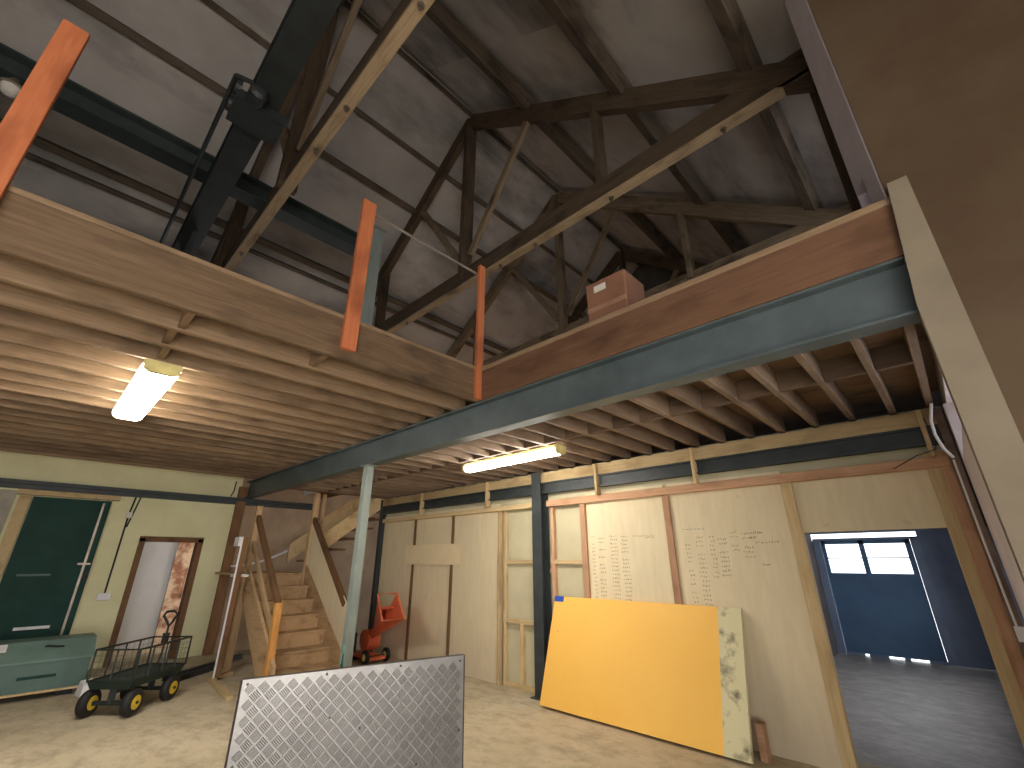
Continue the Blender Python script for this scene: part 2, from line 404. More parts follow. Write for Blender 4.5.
# far door: blue leaf with two glazed lights
d = MB()
DX0, DX1 = -2.12, -0.72
d.box(DX0, YG - .1, 0.03, DX1, YG - .05, 1.40)
d.box(DX0, YG - .1, 1.40, -2.06, YG - .05, 2.0).box(-0.80, YG - .1, 1.40, DX1, YG - .05, 2.0).box(-1.50, YG - .1, 1.40, -1.42, YG - .05, 2.0).box(DX0, YG - .1, 1.93, DX1, YG - .05, 2.0)
door1 = struct(d.build('door_1', M['fardoor'], origin=(-1.4, YG - .08, 0)))
for x0, x1 in ((-2.06, -1.50), (-1.42, -0.80)):
    MB().box(x0, YG - .1, 1.66, x1, YG - .06, 1.685).build('glazing_bar', M['white'], door1)
    MB().box(x0, YG - .082, 1.40, x1, YG - .076, 1.93).build('pane', M['glass'], door1)
t = MB().box(-2.25, YG - .14, 0, -2.13, YG - .02, 2.0).box(-0.71, YG - .14, 0, -0.58, YG - .02, 2.04).box(-2.25, YG - .14, 2.0, -0.6, YG - .02, 2.04)
for x_a, x_b in ((-2.13, -1.85), (-1.78, -1.5), (-1.28, -1.2), (-.95, -.71)): t.box(x_a, YG - .11, -.01, x_b, YG - .04, .035)
struct(t.build('trim_1', M['farwall']))

# doorway in the left wall: frame and open white leaf, lobby beyond
t = MB().box(XL - .19, DY0 - .06, 0, XL + .03, DY0 + .03, DZ + .03).box(XL - .19, DY1 - .03, 0, XL + .03, DY1 + .06, DZ + .03).box(XL - .19, DY0 - .06, DZ - .03, XL + .03, DY1 + .06, DZ + .06)
struct(t.build('trim_2', M['brownwood']))
struct(MB().box(-13.2, 3.3, 0, -12.25, 3.4, 2.6).box(-13.3, .2, 0, -13.2, 3.4, 2.6).box(-13.3, .2, 2.6, -11.0, 3.4, 2.7).box(-13.3, .1, 0, -11.0, .2, 2.6).build('wall_lobby', [M['white']]))  # unseen gap on one side added to light the lobby
struct(MB().box(-12.45, 2.34, 0, -12.38, 2.9, 2.5).build('wall_lobby_pier', plain('peeling_plaster', (216, 196, 176), 0.85, 0, (150, 104, 82), 4, 0.45, 0.6)))
dl = struct(MB().bar((-11.0, 2.36, 1.0), (-11.62, 2.56, 1.0), 0.045, 1.96).build('door_2', M['white']))
MB().lathe((-11.5, 2.48, 1.0), (0.3, -1, 0), [(0, .012), (.05, .012), (.052, .028), (.085, .03), (.095, .0)], 12).build('door_knob', M['pipe'], dl)
dlh = MB().bar((-12.48, 1.0, 1.0), (-12.48, 2.34, 1.0), 0.05, 2.1)
struct(dlh.build('door_3', plain('pale_blue_door', (206, 212, 222), 0.6, 0, (200, 206, 216))))

# dark steel rail / trunking along the left wall, corner post
struct(MB().box(XL, YF, 2.73, XL + .07, 4.45, 2.80).box(XL, YF, 2.80, XL + .13, 4.45, 2.86).build('trim_3', M['steel_dk']))
struct(timber('trim_4', (XL + .04, 2.93, 0.0), (XL + .04, 2.93, 3.1), 0.07, 0.17, M['brownwood']))

# back wall trims
tn = 5
def trim(o):
    global tn
    o.name = 'trim_%d' % tn; tn += 1
    return struct(o)
for x in (-7.63, -6.47): trim(timber('t', (x, YB - .012, 0), (x, YB - .012, 2.4), 0.06, 0.024, M['brownwood']))
trim(timber('t', (-5.27, YB - .02, 0), (-5.27, YB - .02, 2.4), 0.05, 0.07, M['stud_pale']))
trim(timber('t', (-5.18, YB + .02, 0), (-5.18, YB + .02, 2.4), 0.05, 0.05, M['stud_pale']))
trim(timber('t', (-3.665, YB - .015, 0), (-3.665, YB - .015, 2.4), 0.085, 0.04, M['stud_red']))
trim(timber('t', (-4.22, YB + .02, 0), (-4.22, YB + .02, 2.4), 0.05, 0.06, M['stud_red']))
trim(timber('t', (-2.45, YB - .015, 0), (-2.45, YB - .015, 2.4), 0.08, 0.04, M['stud_red']))
trim(timber('t', (-1.15, YB - .0, 0), (-1.15, YB - .0, 2.38), 0.1, 0.08, M['stud_pale']))
trim(timber('t', (-0.02, YB - .0, 0), (-0.02, YB - .0, 2.5), 0.1, 0.08, M['stud_pale']))
trim(timber('t', (0.055, YB - .02, 0), (0.055, YB - .02, 2.5), 0.08, 0.07, M['stud_red']))
trim(timber('t', (-8.8, YB - .03, 2.415), (-4.5, YB - .03, 2.415), 0.06, 0.07, M['stud_pale']))
trim(timber('t', (-4.28, YB - .03, 2.415), (0.09, YB - .03, 2.415), 0.06, 0.09, M['stud_red']))
trim(timber('t', (-8.8, YB - .02, 2.79), (0.15, YB - .02, 2.79), 0.14, 0.14, M['stud_pale']))
for x0, x1, z in ((-5.16, -4.49, 1.62), (-4.28, -3.7, 1.62), (-5.16, -4.47, 0.82), (-5.16, -4.47, 0.03), (-4.29, -4.2, 1.5), (-4.29, -4.2, 0.6)):
    trim(timber('t', (x0, YB + .02, z), (x1, YB + .02, z), 0.05, 0.055, M['stud_pale']))
trim(timber('t', (-4.84, YB + .02, 0.05), (-4.84, YB + .02, 0.8), 0.05, 0.06, M['stud_pale']))
for x in (-7.35, -5.5, -3.35, -2.02, 0.0):
    trim(timber('t', (x, YB - .09, 2.45), (x, YB - .09, 2.86), 0.035, 0.1, M['stud_pale']))
trim(timber('t', (-8.86, YB - .03, 0), (-8.86, YB - .03, 2.86), 0.1, 0.1, M['steel_dk']))

# pencilled lists on two sheets
hw = MB()
def scrawl(x, z, w, n):
    for k in range(n):
        cx = x + (k + .5) * w / n; hh = random.uniform(.014, .022)
        for j in range(random.choice((2, 3, 3))):
            a = random.uniform(0, math.pi); l = hh * random.uniform(.5, 1.0)
            px, pz = cx + random.uniform(-.006, .006), z + random.uniform(-.007, .007)
            dx, dz = math.cos(a) * l / 2, math.sin(a) * l / 2; nx, nz = -math.sin(a) * .0019, math.cos(a) * .0019
            y = YB - .0016
            hw.add([(px - dx - nx, y, pz - dz - nz), (px + dx - nx, y, pz + dz - nz), (px + dx + nx, y, pz + dz + nz), (px - dx + nx, y, pz - dz + nz)], [(0, 1, 2, 3)])
for x, w_, n, z0, z1, skip in ((-3.56, .05, 2, 1.93, 1.2, .1), (-3.46, .09, 4, 1.95, 1.2, .1), (-3.28, .1, 4, 1.93, 1.2, 0), (-3.12, .1, 4, 1.92, 1.2, .15),
                               (-2.29, .06, 2, 1.85, 1.22, .1), (-2.17, .09, 3, 1.88, 1.2, .1), (-2.02, .06, 2, 1.88, 1.45, .1), (-1.93, .1, 4, 1.9, 1.44, .1), (-1.79, .08, 3, 1.92, 1.66, .1), (-1.68, .1, 4, 1.9, 1.64, .2)):
    z = z0
    while z > z1:
        if random.random() > skip: scrawl(x + random.uniform(-.01, .01), z, w_, n)
        z -= .045
for x, z, w_, n in ((-2.31, 1.97, .26, 9), (-1.58, 1.905, .12, 6), (-1.6, 1.86, .07, 4), (-1.55, 1.81, .22, 9), (-2.95, 1.92, .3, 10), (-2.78, 1.9, .12, 5), (-1.52, 1.6, .07, 4)): scrawl(x, z, w_, n)
hw.build('handwriting', M['ink'], wb)

# stained brown return by the door post, with a switch
trim(MB().box(0.095, 5.12, 0, 0.15, 5.2, 2.86).build('t', M['brownwall']))

# ------------------------------------------------------------------ steelwork
def ibeam(x0, x1, yc, z0, z1, fw, tf, tw):
    b = MB(); b.box(x0, yc - fw / 2, z0, x1, yc + fw / 2, z0 + tf).box(x0, yc - fw / 2, z1 - tf, x1, yc + fw / 2, z1).box(x0, yc - tw / 2, z0 + tf, x1, yc + tw / 2, z1 - tf)
    return b
b = ibeam(XL, 0.165, 3.045, 2.87, 3.22, 0.15, 0.018, 0.012)
o = meta(b.build('steel_beam', M['steel']), 'long grey-green steel beam across the hall carrying the gallery edge, on one steel post', 'beam')
b = MB().box(-8.8, YB - .06, 2.56, 0.1, YB - .04, 2.72).box(-8.8, YB - .09, 2.70, 0.1, YB - .01, 2.72).box(-8.8, YB - .09, 2.56, 0.1, YB - .01, 2.58)
meta(b.build('steel_rail', M['steel_dk']), 'dark blue-grey steel channel running along the top of the panelled wall', 'beam')
# column in the panelled wall
b = MB().box(-4.47, 5.06, 0.012, -4.30, 5.075, 2.86).box(-4.47, 5.225, 0.012, -4.30, 5.24, 2.86).box(-4.39, 5.075, 0.012, -4.378, 5.225, 2.86)
cpt = thing('steel_column', (-4.385, 5.15, 0), 'black upright steel column standing in the panelled wall beside the yellow board', 'column')
b.build('shaft', M['steel_dk'], cpt)
MB().box(-4.52, 5.02, 0, -4.25, 5.26, 0.012).build('base_plate', M['steel_dk'], cpt)
# green post under the beam
px, py = -5.7, 3.045
cpt = thing('steel_post', (px, py, 0), 'pale grey-green steel post under the long beam, in front of the stairs', 'post')
MB().box(px - .055, py - .055, 0.012, px + .055, py + .055, 2.855).build('shaft', M['post_gr'], cpt, bevel=.008)
MB().box(px - .11, py - .1, 0, px + .11, py + .1, 0.012).build('base_plate', M['steel_dk'], cpt)
MB().box(px - .09, py - .075, 2.855, px + .09, py + .075, 2.87).build('cap_plate', M['post_gr'], cpt)
r_ = random.Random(3)
pp = MB()
for (a0, a1, z0, z1) in ((-.02, .03, .25, .62), (-.035, .02, .2, .5), (0, .04, .3, .7), (-.01, .02, .1, .3)):
    pp.box(px + a0, py - .0565, z0, px + a1, py - .0548, z1)
m_ = pp.build('paint_splash', M['teal'], cpt); m_['label'] = 'pale teal paint smear'

# ------------------------------------------------------------------ gallery timbers
# left gallery edge beam and joists along Y
o = timber('edge_beam', (-3.385, YF, 3.40), (-3.385, 2.965, 3.40), 0.05, 0.36, M['rim']); meta(o, 'deep stained timber edge beam of the left gallery, facing the open bay', 'beam')
o = timber('edge_strip', (-3.39, YF, 3.60), (-3.39, 2.965, 3.60), 0.075, 0.04, M['joist']); meta(o, 'pale timber strip capping the left gallery edge beam', 'timber strip')
k = 0; x = -3.775
while x > -10.7:
    o = timber('floor_joist', (x, YF, 3.395), (x, 3.12, 3.395), 0.05, 0.345, M['joist'])
    meta(o, '%s brown ceiling joist of the left gallery, counted from its deep edge beam' % ORD[k], 'joist', 'joists under the left gallery')
    k += 1; x -= 0.385
# noggins in the left gallery
nx = -3.41
for k in range(6):
    y = 0.35 + (0.0 if k % 2 else 0.03)
    o = timber('noggin', (nx - .335 if k else nx - .34, y, 3.36), (nx, y, 3.36), 0.05, 0.25, M['joist'])
    meta(o, '%s short timber noggin from the edge beam in the row above the left lamp' % ORD[k], 'noggin', 'noggins above the left lamp')
    nx = -3.80 - .385 * k
o = timber('noggin', (-3.75, 1.34, 3.36), (-3.41, 1.34, 3.36), 0.05, 0.25, M['joist']); meta(o, 'short timber noggin behind the edge beam by the middle orange post', 'noggin')
# right gallery: rim on the steel beam, joists along Y on the bottom flange
o = timber('edge_beam', (-3.36, 2.99, 3.395), (0.214, 2.99, 3.395), 0.05, 0.34, M['rim_red']); meta(o, 'reddish timber edge beam lying on the long steel beam', 'beam')
o = timber('edge_strip', (-3.36, 3.01, 3.59), (0.214, 3.01, 3.59), 0.1, 0.05, M['joist']); meta(o, 'pale timber strip capping the reddish edge beam', 'timber strip')
k = 0; x = -0.165
rj = []
while x > -8.75:
    o = timber('floor_joist', (x, 3.065, 2.98), (x, 5.27, 2.98), 0.05, 0.19, M['joist_r'])
    meta(o, '%s brown joist from the tan pier, spanning from steel beam to panelled wall' % ORD[k], 'joist', 'joists between steel beam and panelled wall')
    rj.append(x); k += 1; x -= 0.305
for k, (a, b) in enumerate(zip([0.065] + rj[:-1], rj)):
    o = timber('noggin', (b + .025, 3.86, 2.97), (a - (.025 if k else 0), 3.86, 2.97), 0.04, 0.165, M['noggin'])
    meta(o, '%s noggin from the tan pier in the row crossing the joists beside the steel beam' % ORD[k], 'noggin', 'noggins between the right gallery joists')
o = timber('trimmer_joist', (0.09, 3.13, 2.98), (0.09, 5.1, 2.98), 0.05, 0.19, M['joist_r']); meta(o, 'brown trimmer joist against the pale side wall beside the tan pier', 'joist')
o = timber('trimmer_joist', (-8.87, 3.13, 3.22), (-8.87, 6.9, 3.22), 0.05, 0.66, M['brownwood']); meta(o, 'dark trimmer joist edging the stairwell above the upper stair flight', 'joist')
MBs = MB().box(-9.98, 3.88, 2.94, -8.93, 3.91, 3.12)
meta(MBs.build('white_board', M['white']), 'white board edge seen up in the stairwell beyond the steel beam', 'board')
o = timber('stairwell_joist', (-10.78, 4.62, 3.1), (-8.9, 4.62, 3.1), 0.1, 0.18, M['brownwood']); meta(o, 'dark cross joist in the stairwell below the white board', 'joist')

# balustrade posts
def gpost(p, w, d, h, label, mi='orange'):
    o = timber('guard_post', p, (p[0], p[1], p[2] + h), w, d, M[mi], up=(0, 1, 0)); return meta(o, label, 'post', 'orange guard posts on the gallery edge')
gpost((-3.335, 1.46, 3.3), 0.05, 0.13, 1.6, 'middle orange guard post, bolted to the left gallery edge beam')
gpost((-3.335, -0.66, 3.3), 0.05, 0.13, 1.6, 'nearest orange guard post, cut by the left side of the photo')
gpost((-3.335, 2.94, 3.235), 0.05, 0.085, 1.7, 'thin orange guard post at the corner where both gallery edges meet')
b = MB().tube([(-3.375, 1.46, 4.83), (-3.375, 2.94, 4.83)], 0.013)
meta(b.build('guard_rail', M['pipe'], smooth=True), 'thin metal rail between the middle and corner orange posts', 'rail')

# ------------------------------------------------------------------ roof trusses, purlins
def rz(x, off=0.0): return RZ - off - SL * abs(x - RX)
def truss(Y, label, mt, ties):
    t = thing('roof_truss', (RX, Y, 6.15), label, 'roof truss', 'roof trusses')
    timber('tie_beam', (-10.6, Y, 6.33), (XR - .01, Y, 6.33), 0.12, 0.3, M[mt], t)
    l_ = timber('soffit_batten', (-10.55, Y, 6.155), (XR - .03, Y, 6.155), 0.13, 0.05, M[ties], t); l_['label'] = 'pale batten under the tie beam'
    for s in (-1, 1):
        xe = -10.75 if s < 0 else XR - .02
        timber('rafter', (RX, Y, rz(RX, .36)), (xe, Y, rz(xe, .36)), 0.13, 0.3, M[mt], t)
        timber('diagonal_brace', (RX + s * .14, Y, 6.75), (RX + s * 1.6, Y, rz(RX + 1.6, .45)), 0.08, 0.13, M['old_mid'], t)
        timber('strut', (RX + s * 2.92, Y, 6.34), (RX + s * 2.92, Y, rz(RX + 2.92, .45)), 0.09, 0.2, M[mt], t)
    timber('king_post', (RX, Y, 6.18), (RX, Y, rz(RX, .35)), 0.1, 0.24, M[mt], t)
    for x in (-9.1, -7.0, -4.3, -3.55, -2.2, -0.75):
        MB().lathe((x, Y, 6.13), (0, 0, -1), [(-.02, .035), (.008, .035), (.01, .018), (.05, .018)], 10).build('bolt', M['bolt'], t)
    return t
truss(1.15, 'nearest roof truss, beside the black crane beam at the upper left', 'old', 'old_pale')
truss(4.2, 'middle roof truss, crossing the open bay above the corner post', 'old', 'old_pale')
truss(7.1, 'far roof truss over the right gallery, behind the cardboard boxes', 'old_mid', 'old')  # lighter wood puts the daylight on this truss into its colour
truss(10.2, 'rearmost roof truss against the dark gable', 'old', 'old')
def purlin(x, w, h, label, m='purlin'):
    o = timber('purlin', (x, YF, rz(x, (.03 if x > RX else .11) + h * .63)), (x, YG, rz(x, (.03 if x > RX else .11) + h * .63)), w, h, M[m], up=(SL * (1 if x > RX else -1), 0, 1)); meta(o, label, 'purlin', 'roof purlins')
purlin(-3.6, .2, .2, 'upper purlin on the right roof slope, nearest the ridge')
purlin(-1.85, .2, .2, 'middle purlin on the right roof slope')
purlin(-0.35, .16, .16, 'lowest purlin on the right roof slope, above the wall')
purlin(-7.05, .12, .14, 'upper purlin on the left roof slope, nearest the ridge')
purlin(-8.75, .12, .12, 'upper one of two close purlins low on the left roof slope')
purlin(-8.98, .07, .1, 'lower one of two close purlins low on the left roof slope')
purlin(-9.75, .12, .12, 'lowest purlin on the left roof slope')
purlin(-6.25, .1, .08, 'thin batten on the left roof slope close to the ridge')
o = timber('ridge_board', (RX, YF, RZ - .11), (RX, YG, RZ - .11), .04, .14, M['purlin']); meta(o, 'dark ridge board where both roof slopes meet', 'ridge board')
o = timber('wall_post', (0.075, 4.35, 3.62), (0.075, 4.35, 6.12), .07, .1, M['old']); meta(o, 'dark timber wall post below the right end of the middle truss', 'post')

# ------------------------------------------------------------------ crane
cr = thing('crane_bridge', (-4, .5, 6.0), 'black overhead crane beam crossing below the roof at the upper left', 'crane')
ibeam(-8.6, 0.1, .50, 5.95, 6.3, .26, .03, .02).build('bridge_beam', M['crane'], cr)
MB().tube([(-8.6, .22, 6.0), (-3.9, .22, 6.0)], .022).build('conduit', M['crane'], cr)
MB().tube([(-3.9, .22, 6.0), (-3.9, .36, 6.04)], .022).build('conduit_elbow', M['crane'], cr)
tr = MB().box(-4.3, .27, 5.82, -3.95, .73, 5.94)
for s in (-.2, .2): tr.lathe((-4.12 + s * .6, .24, 5.98), (0, 1, 0), [(0, .08), (.05, .08)], 14)
tr.lathe((-3.95, .42, 5.86), (1, 0, 0), [(0, .06), (.03, .08), (.16, .08), (.19, .05)], 16)
tr.build('hoist_trolley', M['crane'], cr)
for x in (-7.3, -7.0, -6.7): MB().bar((x, .5, 5.95), (x - .02, .5, 5.6), .05, .12).build('hanger', M['crane'], cr)
b = MB().box(-6.13, YF, 6.36, -5.87, 2.7, 6.39).box(-6.13, YF, 6.62, -5.87, 2.7, 6.65).box(-6.012, YF, 6.39, -5.988, 2.7, 6.62)
meta(b.build('crane_runway', M['runway']), 'dark green steel crane runway on the left, running under the roof to the green post', 'crane rail')
cpt = thing('runway_post', (-6, 2.8, 3.6), 'pale green steel post behind the middle orange guard post', 'post')
MB().box(-6.1, 2.71, 3.6, -5.9, 2.91, 6.95).build('shaft', M['post_gr'], cpt)
MB().box(-6.16, 2.64, 6.95, -5.84, 2.96, 6.97).build('cap_plate', M['post_gr'], cpt)

bl = thing('bulkhead_light', (-5.95, -1.36, 6.36), 'small round unlit lamp hanging below the crane runway at the top left', 'lamp')
MB().lathe((-5.95, -1.36, 6.36), (0, 0, -1), [(0, .03), (.05, .06), (.1, .1), (.12, .1)], 16).build('shade', M['pipe'], bl)
MB().lathe((-5.95, -1.36, 6.24), (0, 0, -1), [(0, .08), (.05, .075), (.09, .05), (.11, .01)], 16).build('globe', M['label'], bl, smooth=True)
# ------------------------------------------------------------------ lamps
def lamp(x0, x1, yc, wd, z, label):
    t = thing('strip_light', ((x0 + x1) / 2, yc, z), label, 'light fitting', 'fluorescent strip lights')
    MB().box(x0 + .02, yc - wd * .42, z, x1 - .02, yc + wd * .42, z + .045).build('housing', M['cap'], t)
    prof = [(yc - wd / 2, z), (yc - wd * .46, z - .035), (yc - wd * .3, z - .06), (yc + wd * .3, z - .06), (yc + wd * .46, z - .035), (yc + wd / 2, z)]
    MB().prism(prof, 'x', x0 + .05, x1 - .05).build('diffuser', M['lamp'], t)
    for a in (x0, x1 - .05):
        MB().prism([(p[0], p[1] - .004 if p[1] < z else p[1] + .03) for p in prof], 'x', a, a + .05).build('end_cap', M['cap'], t)
    for a in (.25, .75):
        xx = x0 + (x1 - x0) * a
        MB().box(xx - .02, yc + wd / 2, z - .03, xx + .02, yc + wd / 2 + .006, z + .01).build('clip', M['pipe'], t)
    return t
lamp(-6.45, -4.5, .42, .27, 3.177, 'broad fluorescent strip light glowing under the left gallery joists')
lamp(-4.75, -3.05, 4.0, .15, 2.84, 'long thin fluorescent strip light glowing under the joists beyond the steel beam')

# ------------------------------------------------------------------ stairs
st = thing('staircase', (-8.2, 3.2, 0), 'open timber staircase rising to a landing beside the left wall, behind the green post', 'staircase')
R_, G_ = 0.205, 0.29
x0 = -7.2; ya, yb = 2.78, 3.72
for k in range(1, 7):
    xk = x0 - (k - 1) * G_
    MB().box(xk - G_ - .02, ya, k * R_ - .035, xk + .025, yb, k * R_).build('tread', M['stair'], st)
    MB().box(xk - .02, ya, (k - 1) * R_, xk, yb, k * R_ - .035).build('riser', M['stair'], st)
xk = x0 - 6 * G_; zl = 7 * R_
MB().box(xk - .02, ya, 6 * R_, xk, yb, zl - .035).build('riser', M['stair'], st)
MB().box(XL + .12, ya - .05, zl - .035, xk + .025, yb + .03, zl).build('landing', M['stair'], st)
for y in (ya - .045, yb):
    MB().prism([(x0 + .12, 0), (x0 + .12, .32), (xk + .0, zl + .16), (xk + .0, zl - .3), (x0 - .28, 0)], 'y', y, y + .045).build('stringer', M['stair'], st)
timber('newel_post', (-7.22, ya - .03, 0), (-7.30, ya - .03, 1.08), .09, .09, M['stair_new'], st)
timber('newel_post', (-8.93, ya - .03, 0), (-8.93, ya - .03, 2.55), .09, .09, M['stair'], st)
timber('newel_post', (-8.93, yb + .03, 0), (-8.93, yb + .03, 2.87), .09, .09, M['stair'], st)
timber('newel_post', (-9.0, yb + .2, zl), (-9.0, yb + .2, 2.87), .09, .07, M['stair'], st)
timber('handrail', (-7.3, ya - .03, 1.06), (-8.9, ya - .03, 2.36), .07, .09, M['brownwood'], st)
timber('mid_rail', (-7.26, ya - .03, .62), (-8.9, ya - .03, 1.93), .04, .09, M['stair'], st)
timber('handrail', (-7.25, yb + .03, 1.0), (-8.9, yb + .03, 2.38), .07, .09, M['brownwood'], st)
MB().prism([(x0 + .1, .32), (x0 + .1, .95), (-8.9, 2.32), (-8.9, zl + .16)], 'y', yb + .015, yb + .03).build('side_panel', M['ply'], st)
# upper flight along Y
for y0_, in ((0,),):
    S2 = 0.75
    for xs in (-8.98, -9.92):
        MB().prism([(3.76, 1.60), (3.76, 1.95), (6.0, 3.62), (6.4, 3.62), (6.4, 3.58)], 'x', xs - .045, xs).build('stringer', M['stud_pale'], st)
    for k in range(1, 10):
        z = zl + k * .215; y = 3.95 + (k - 1) * .285
        MB().box(-9.92, y, z - .035, -9.025, y + .29, z).build('tread', M['brownwood'], st)
timber('upper_handrail', (-8.99, 3.75, 2.23), (-8.99, 5.1, 3.2), .06, .07, M['stair'], st)
for x in (-10.6, -9.3): timber('landing_leg', (x, yb, 0), (x, yb, zl - .035), .08, .08, M['brownwood'], st)
timber('landing_leg', (-9.3, ya - .02, 0), (-9.3, ya - .02, zl - .035), .08, .08, M['brownwood'], st)

# white bowed pipe on the wall behind the stairs
pts = [(XL + .12, 2.98 + 1.47 * t, 1.54 + .61 * t * t) for t in [i / 12 for i in range(13)]]
meta(MB().tube(pts, .022).build('plastic_pipe', M['white'], smooth=True), 'white plastic pipe bowed against the wall above the stair landing', 'pipe')

# timber stud frame left of the stairs
fr = thing('stud_frame', (-8.3, 2.45, 0), 'loose timber stud frame with a white edge, standing on the floor left of the stairs', 'timber frame')
timber('stud', (-8.43, 2.475, .05), (-8.43, 2.475, 2.0), .05, .09, M['brownwood'], fr)
timber('edge_strip', (-8.385, 2.425, .05), (-8.385, 2.425, 2.0), .02, .025, M['white'], fr)
timber('sole_plate', (-8.6, 2.44, .025), (-7.2, 2.32, .025), .09, .05, M['stud_pale'], fr)
timber('sole_plate', (-8.6, 2.54, .025), (-8.7, 2.75, .025), .09, .05, M['stud_pale'], fr)
timber('shelf', (-8.7, 2.55, 1.42), (-8.46, 2.55, 1.42), .2, .04, M['white'], fr)
MB().box(-8.62, 2.38, 1.86, -8.40, 2.44, 2.0).build('bracket', M['white'], fr)
for k, (p, q) in enumerate((((-8.95, 1.95, .035), (-9.95, 3.25, .035)), ((-8.72, 1.95, .035), (-9.25, 2.62, .035)))):
    b = MB().bar(p, q, .08, .07)
    meta(b.build('steel_length', M['black']), ('black steel length on the floor along the cream wall, under the brown corner post', 'black steel length on the floor just behind the garden cart')[k], 'steel bar')

# ------------------------------------------------------------------ green sliding door, cable, socket
d = MB().box(XL + .02, -.10, .3, XL + .07, .80, 2.62)
gdoor = struct(d.build('door_4', M['green'], origin=(XL + .05, .35, .0)))
MB().box(XL + .07, .77, .5, XL + .085, .80, 2.58).build('edge_strip', M['pipe'], gdoor)
MB().box(XL + .06, .80, .5, XL + .09, .88, 2.62).build('edge_post', M['green'], gdoor)
MB().box(XL + .07, .04, 1.42, XL + .082, .42, 1.45).build('handle', M['greenbox'], gdoor)
MB().box(XL + .07, .70, 1.58, XL + .1, .86, 1.61).build('latch', M['pipe'], gdoor)
MB().box(XL + .09, .8, 1.36, XL + .12, .88, 1.44).build('bolt_box', M['black'], gdoor)
struct(MB().box(XL, -.26, 0, XL + .10, -.12, 2.62).build('trim_60', M['stud_pale']))
struct(MB().box(XL, -.3, 2.64, XL + .12, .98, 2.72).build('trim_61', M['stud_pale']))
struct(MB().box(XL, -3.5, 0, XL + .02, -.30, 2.70).build('wall_left_panel', plain('grey_sheet', (178, 172, 156), .8)))
cb = thing('wall_socket', (XL + .02, 1.17, 1.0), 'white socket low on the cream wall with a black cable running up from it', 'socket')
MB().box(XL, 1.08, 1.02, XL + .05, 1.26, 1.13).build('back_box', M['white'], cb, bevel=.008)
MB().tube([(XL + .02, 1.17, 1.13), (XL + .02, 1.17, 2.4), (XL + .02, 1.2, 2.73)], .014, 6).build('cable', M['black'], cb)
MB().tube([(XL + .02, 1.19, 2.2), (XL + .02, 1.25, 2.6), (XL + .02, 1.27, 2.73)], .012, 6).build('cable', M['black'], cb)
MB().box(XL, 1.14, 2.36, XL + .04, 1.22, 2.46).build('junction_box', M['label'], cb)
b = MB().tube([(XL + .02, 2.77, 3.2), (XL + .03, 2.76, 3.0), (XL + .025, 2.72, 2.88)], .012, 6)
meta(b.build('hanging_wire', M['black']), 'short black wire hanging from the gallery above the brown corner post', 'wire')

# ------------------------------------------------------------------ green chest
ch = thing('feed_bin', (-9.4, .0, 0), 'long low green metal bin with a sloped lid below the green sliding door', 'bin')
Y0_, Y1_ = -1.3, 1.05
MB().prism([(-9.70, .09), (-9.02, .09), (-9.02, .43), (-9.30, .60), (-9.70, .60)], 'y', Y0_, Y1_).build('body', M['greenbox'], ch, bevel=.008)
MB().prism([(-8.995, .425), (-8.995, .445), (-9.30, .645), (-9.72, .645), (-9.72, .605), (-9.31, .605)], 'y', Y0_ - .02, Y1_ + .02).build('lid', plain('green_lid_lit', (112, 136, 126), 0.5, 0.0, (96, 118, 108), 3), ch)  # lid tone lightened to carry lamp light falling on its slope
MB().box(-9.03, Y0_, .075, -8.99, Y1_, .1).build('bottom_lip', M['stud_pale'], ch)
for y in (-1.1, -.1, .88):
    MB().box(-9.6, y - .08, 0, -9.1, y + .08, .09).build('bearer', M['black'], ch)
MB().box(-9.02, .38, .24, -9.014, .74, .275).build('recess', M['green'], ch)
MB().tube([(-9.2, .56, .58), (-9.17, .58, .59), (-9.15, .68, .575), (-9.17, .74, .57)], .012, 6).build('lifting_ring', M['black'], ch)
meta(MB().box(-10.728, .22, .66, -10.7, .62, .70).build('white_strip', M['white']), 'thin white strip low on the green sliding door, just above the bin', 'strip')
meta(MB().hexa([(-9.26, -.3, .625), (-9.16, -.3, .560), (-9.16, .2, .560), (-9.26, .2, .625), (-9.26, -.3, .637), (-9.16, -.3, .572), (-9.16, .2, .572), (-9.26, .2, .637)]).build('white_strip', M['white']), 'white strip on the sloped lid of the green bin, left side of photo', 'strip')
b = MB().hexa([(-8.96, .98, 0), (-8.75, 1.02, 0), (-8.75, 1.16, 0), (-8.96, 1.14, 0), (-8.95, 1.0, .16), (-8.82, 1.03, .12), (-8.82, 1.12, .12), (-8.95, 1.12, .17)])
meta(b.build('plastic_block', M['white']), 'white plastic block on the floor between the green bin and the cart', 'block')

# ------------------------------------------------------------------ garden cart
U = Vector((-.72, .69, 0)).normalized(); V = Vector((.69, .72, 0)).normalized()
C0 = Vector((-7.50, 1.16, 0))
def C(u, v, z): return C0 + U * u + V * v + Vector((0, 0, z))
ct = thing('garden_cart', tuple(C(.4, 0, 0)), 'dark green mesh-sided garden cart on black tyres with yellow hubs', 'cart')
u0, u1, vw, zb, zt = -.1, .84, .25, .36, .68
MB().hexa([C(u0 + .03, -vw + .03, zb - .08), C(u0 + .03, vw - .03, zb - .08), C(u1 - .03, vw - .03, zb - .08), C(u1 - .03, -vw + .03, zb - .08), C(u0, -vw, zb), C(u0, vw, zb), C(u1, vw, zb), C(u1, -vw, zb)]).build('bed', M['cart'], ct)
MB().bar(C(0, 0, .25), C(.8, 0, .25), .07, .05).bar(C(0, -.24, .135), C(0, .24, .135), .04, .04).bar(C(.64, -.24, .135), C(.64, .24, .135), .04, .04).bar(C(0, 0, .135), C(0, 0, .28), .06, .06).bar(C(.64, 0, .135), C(.64, 0, .28), .06, .06).build('chassis', M['blackm'], ct)
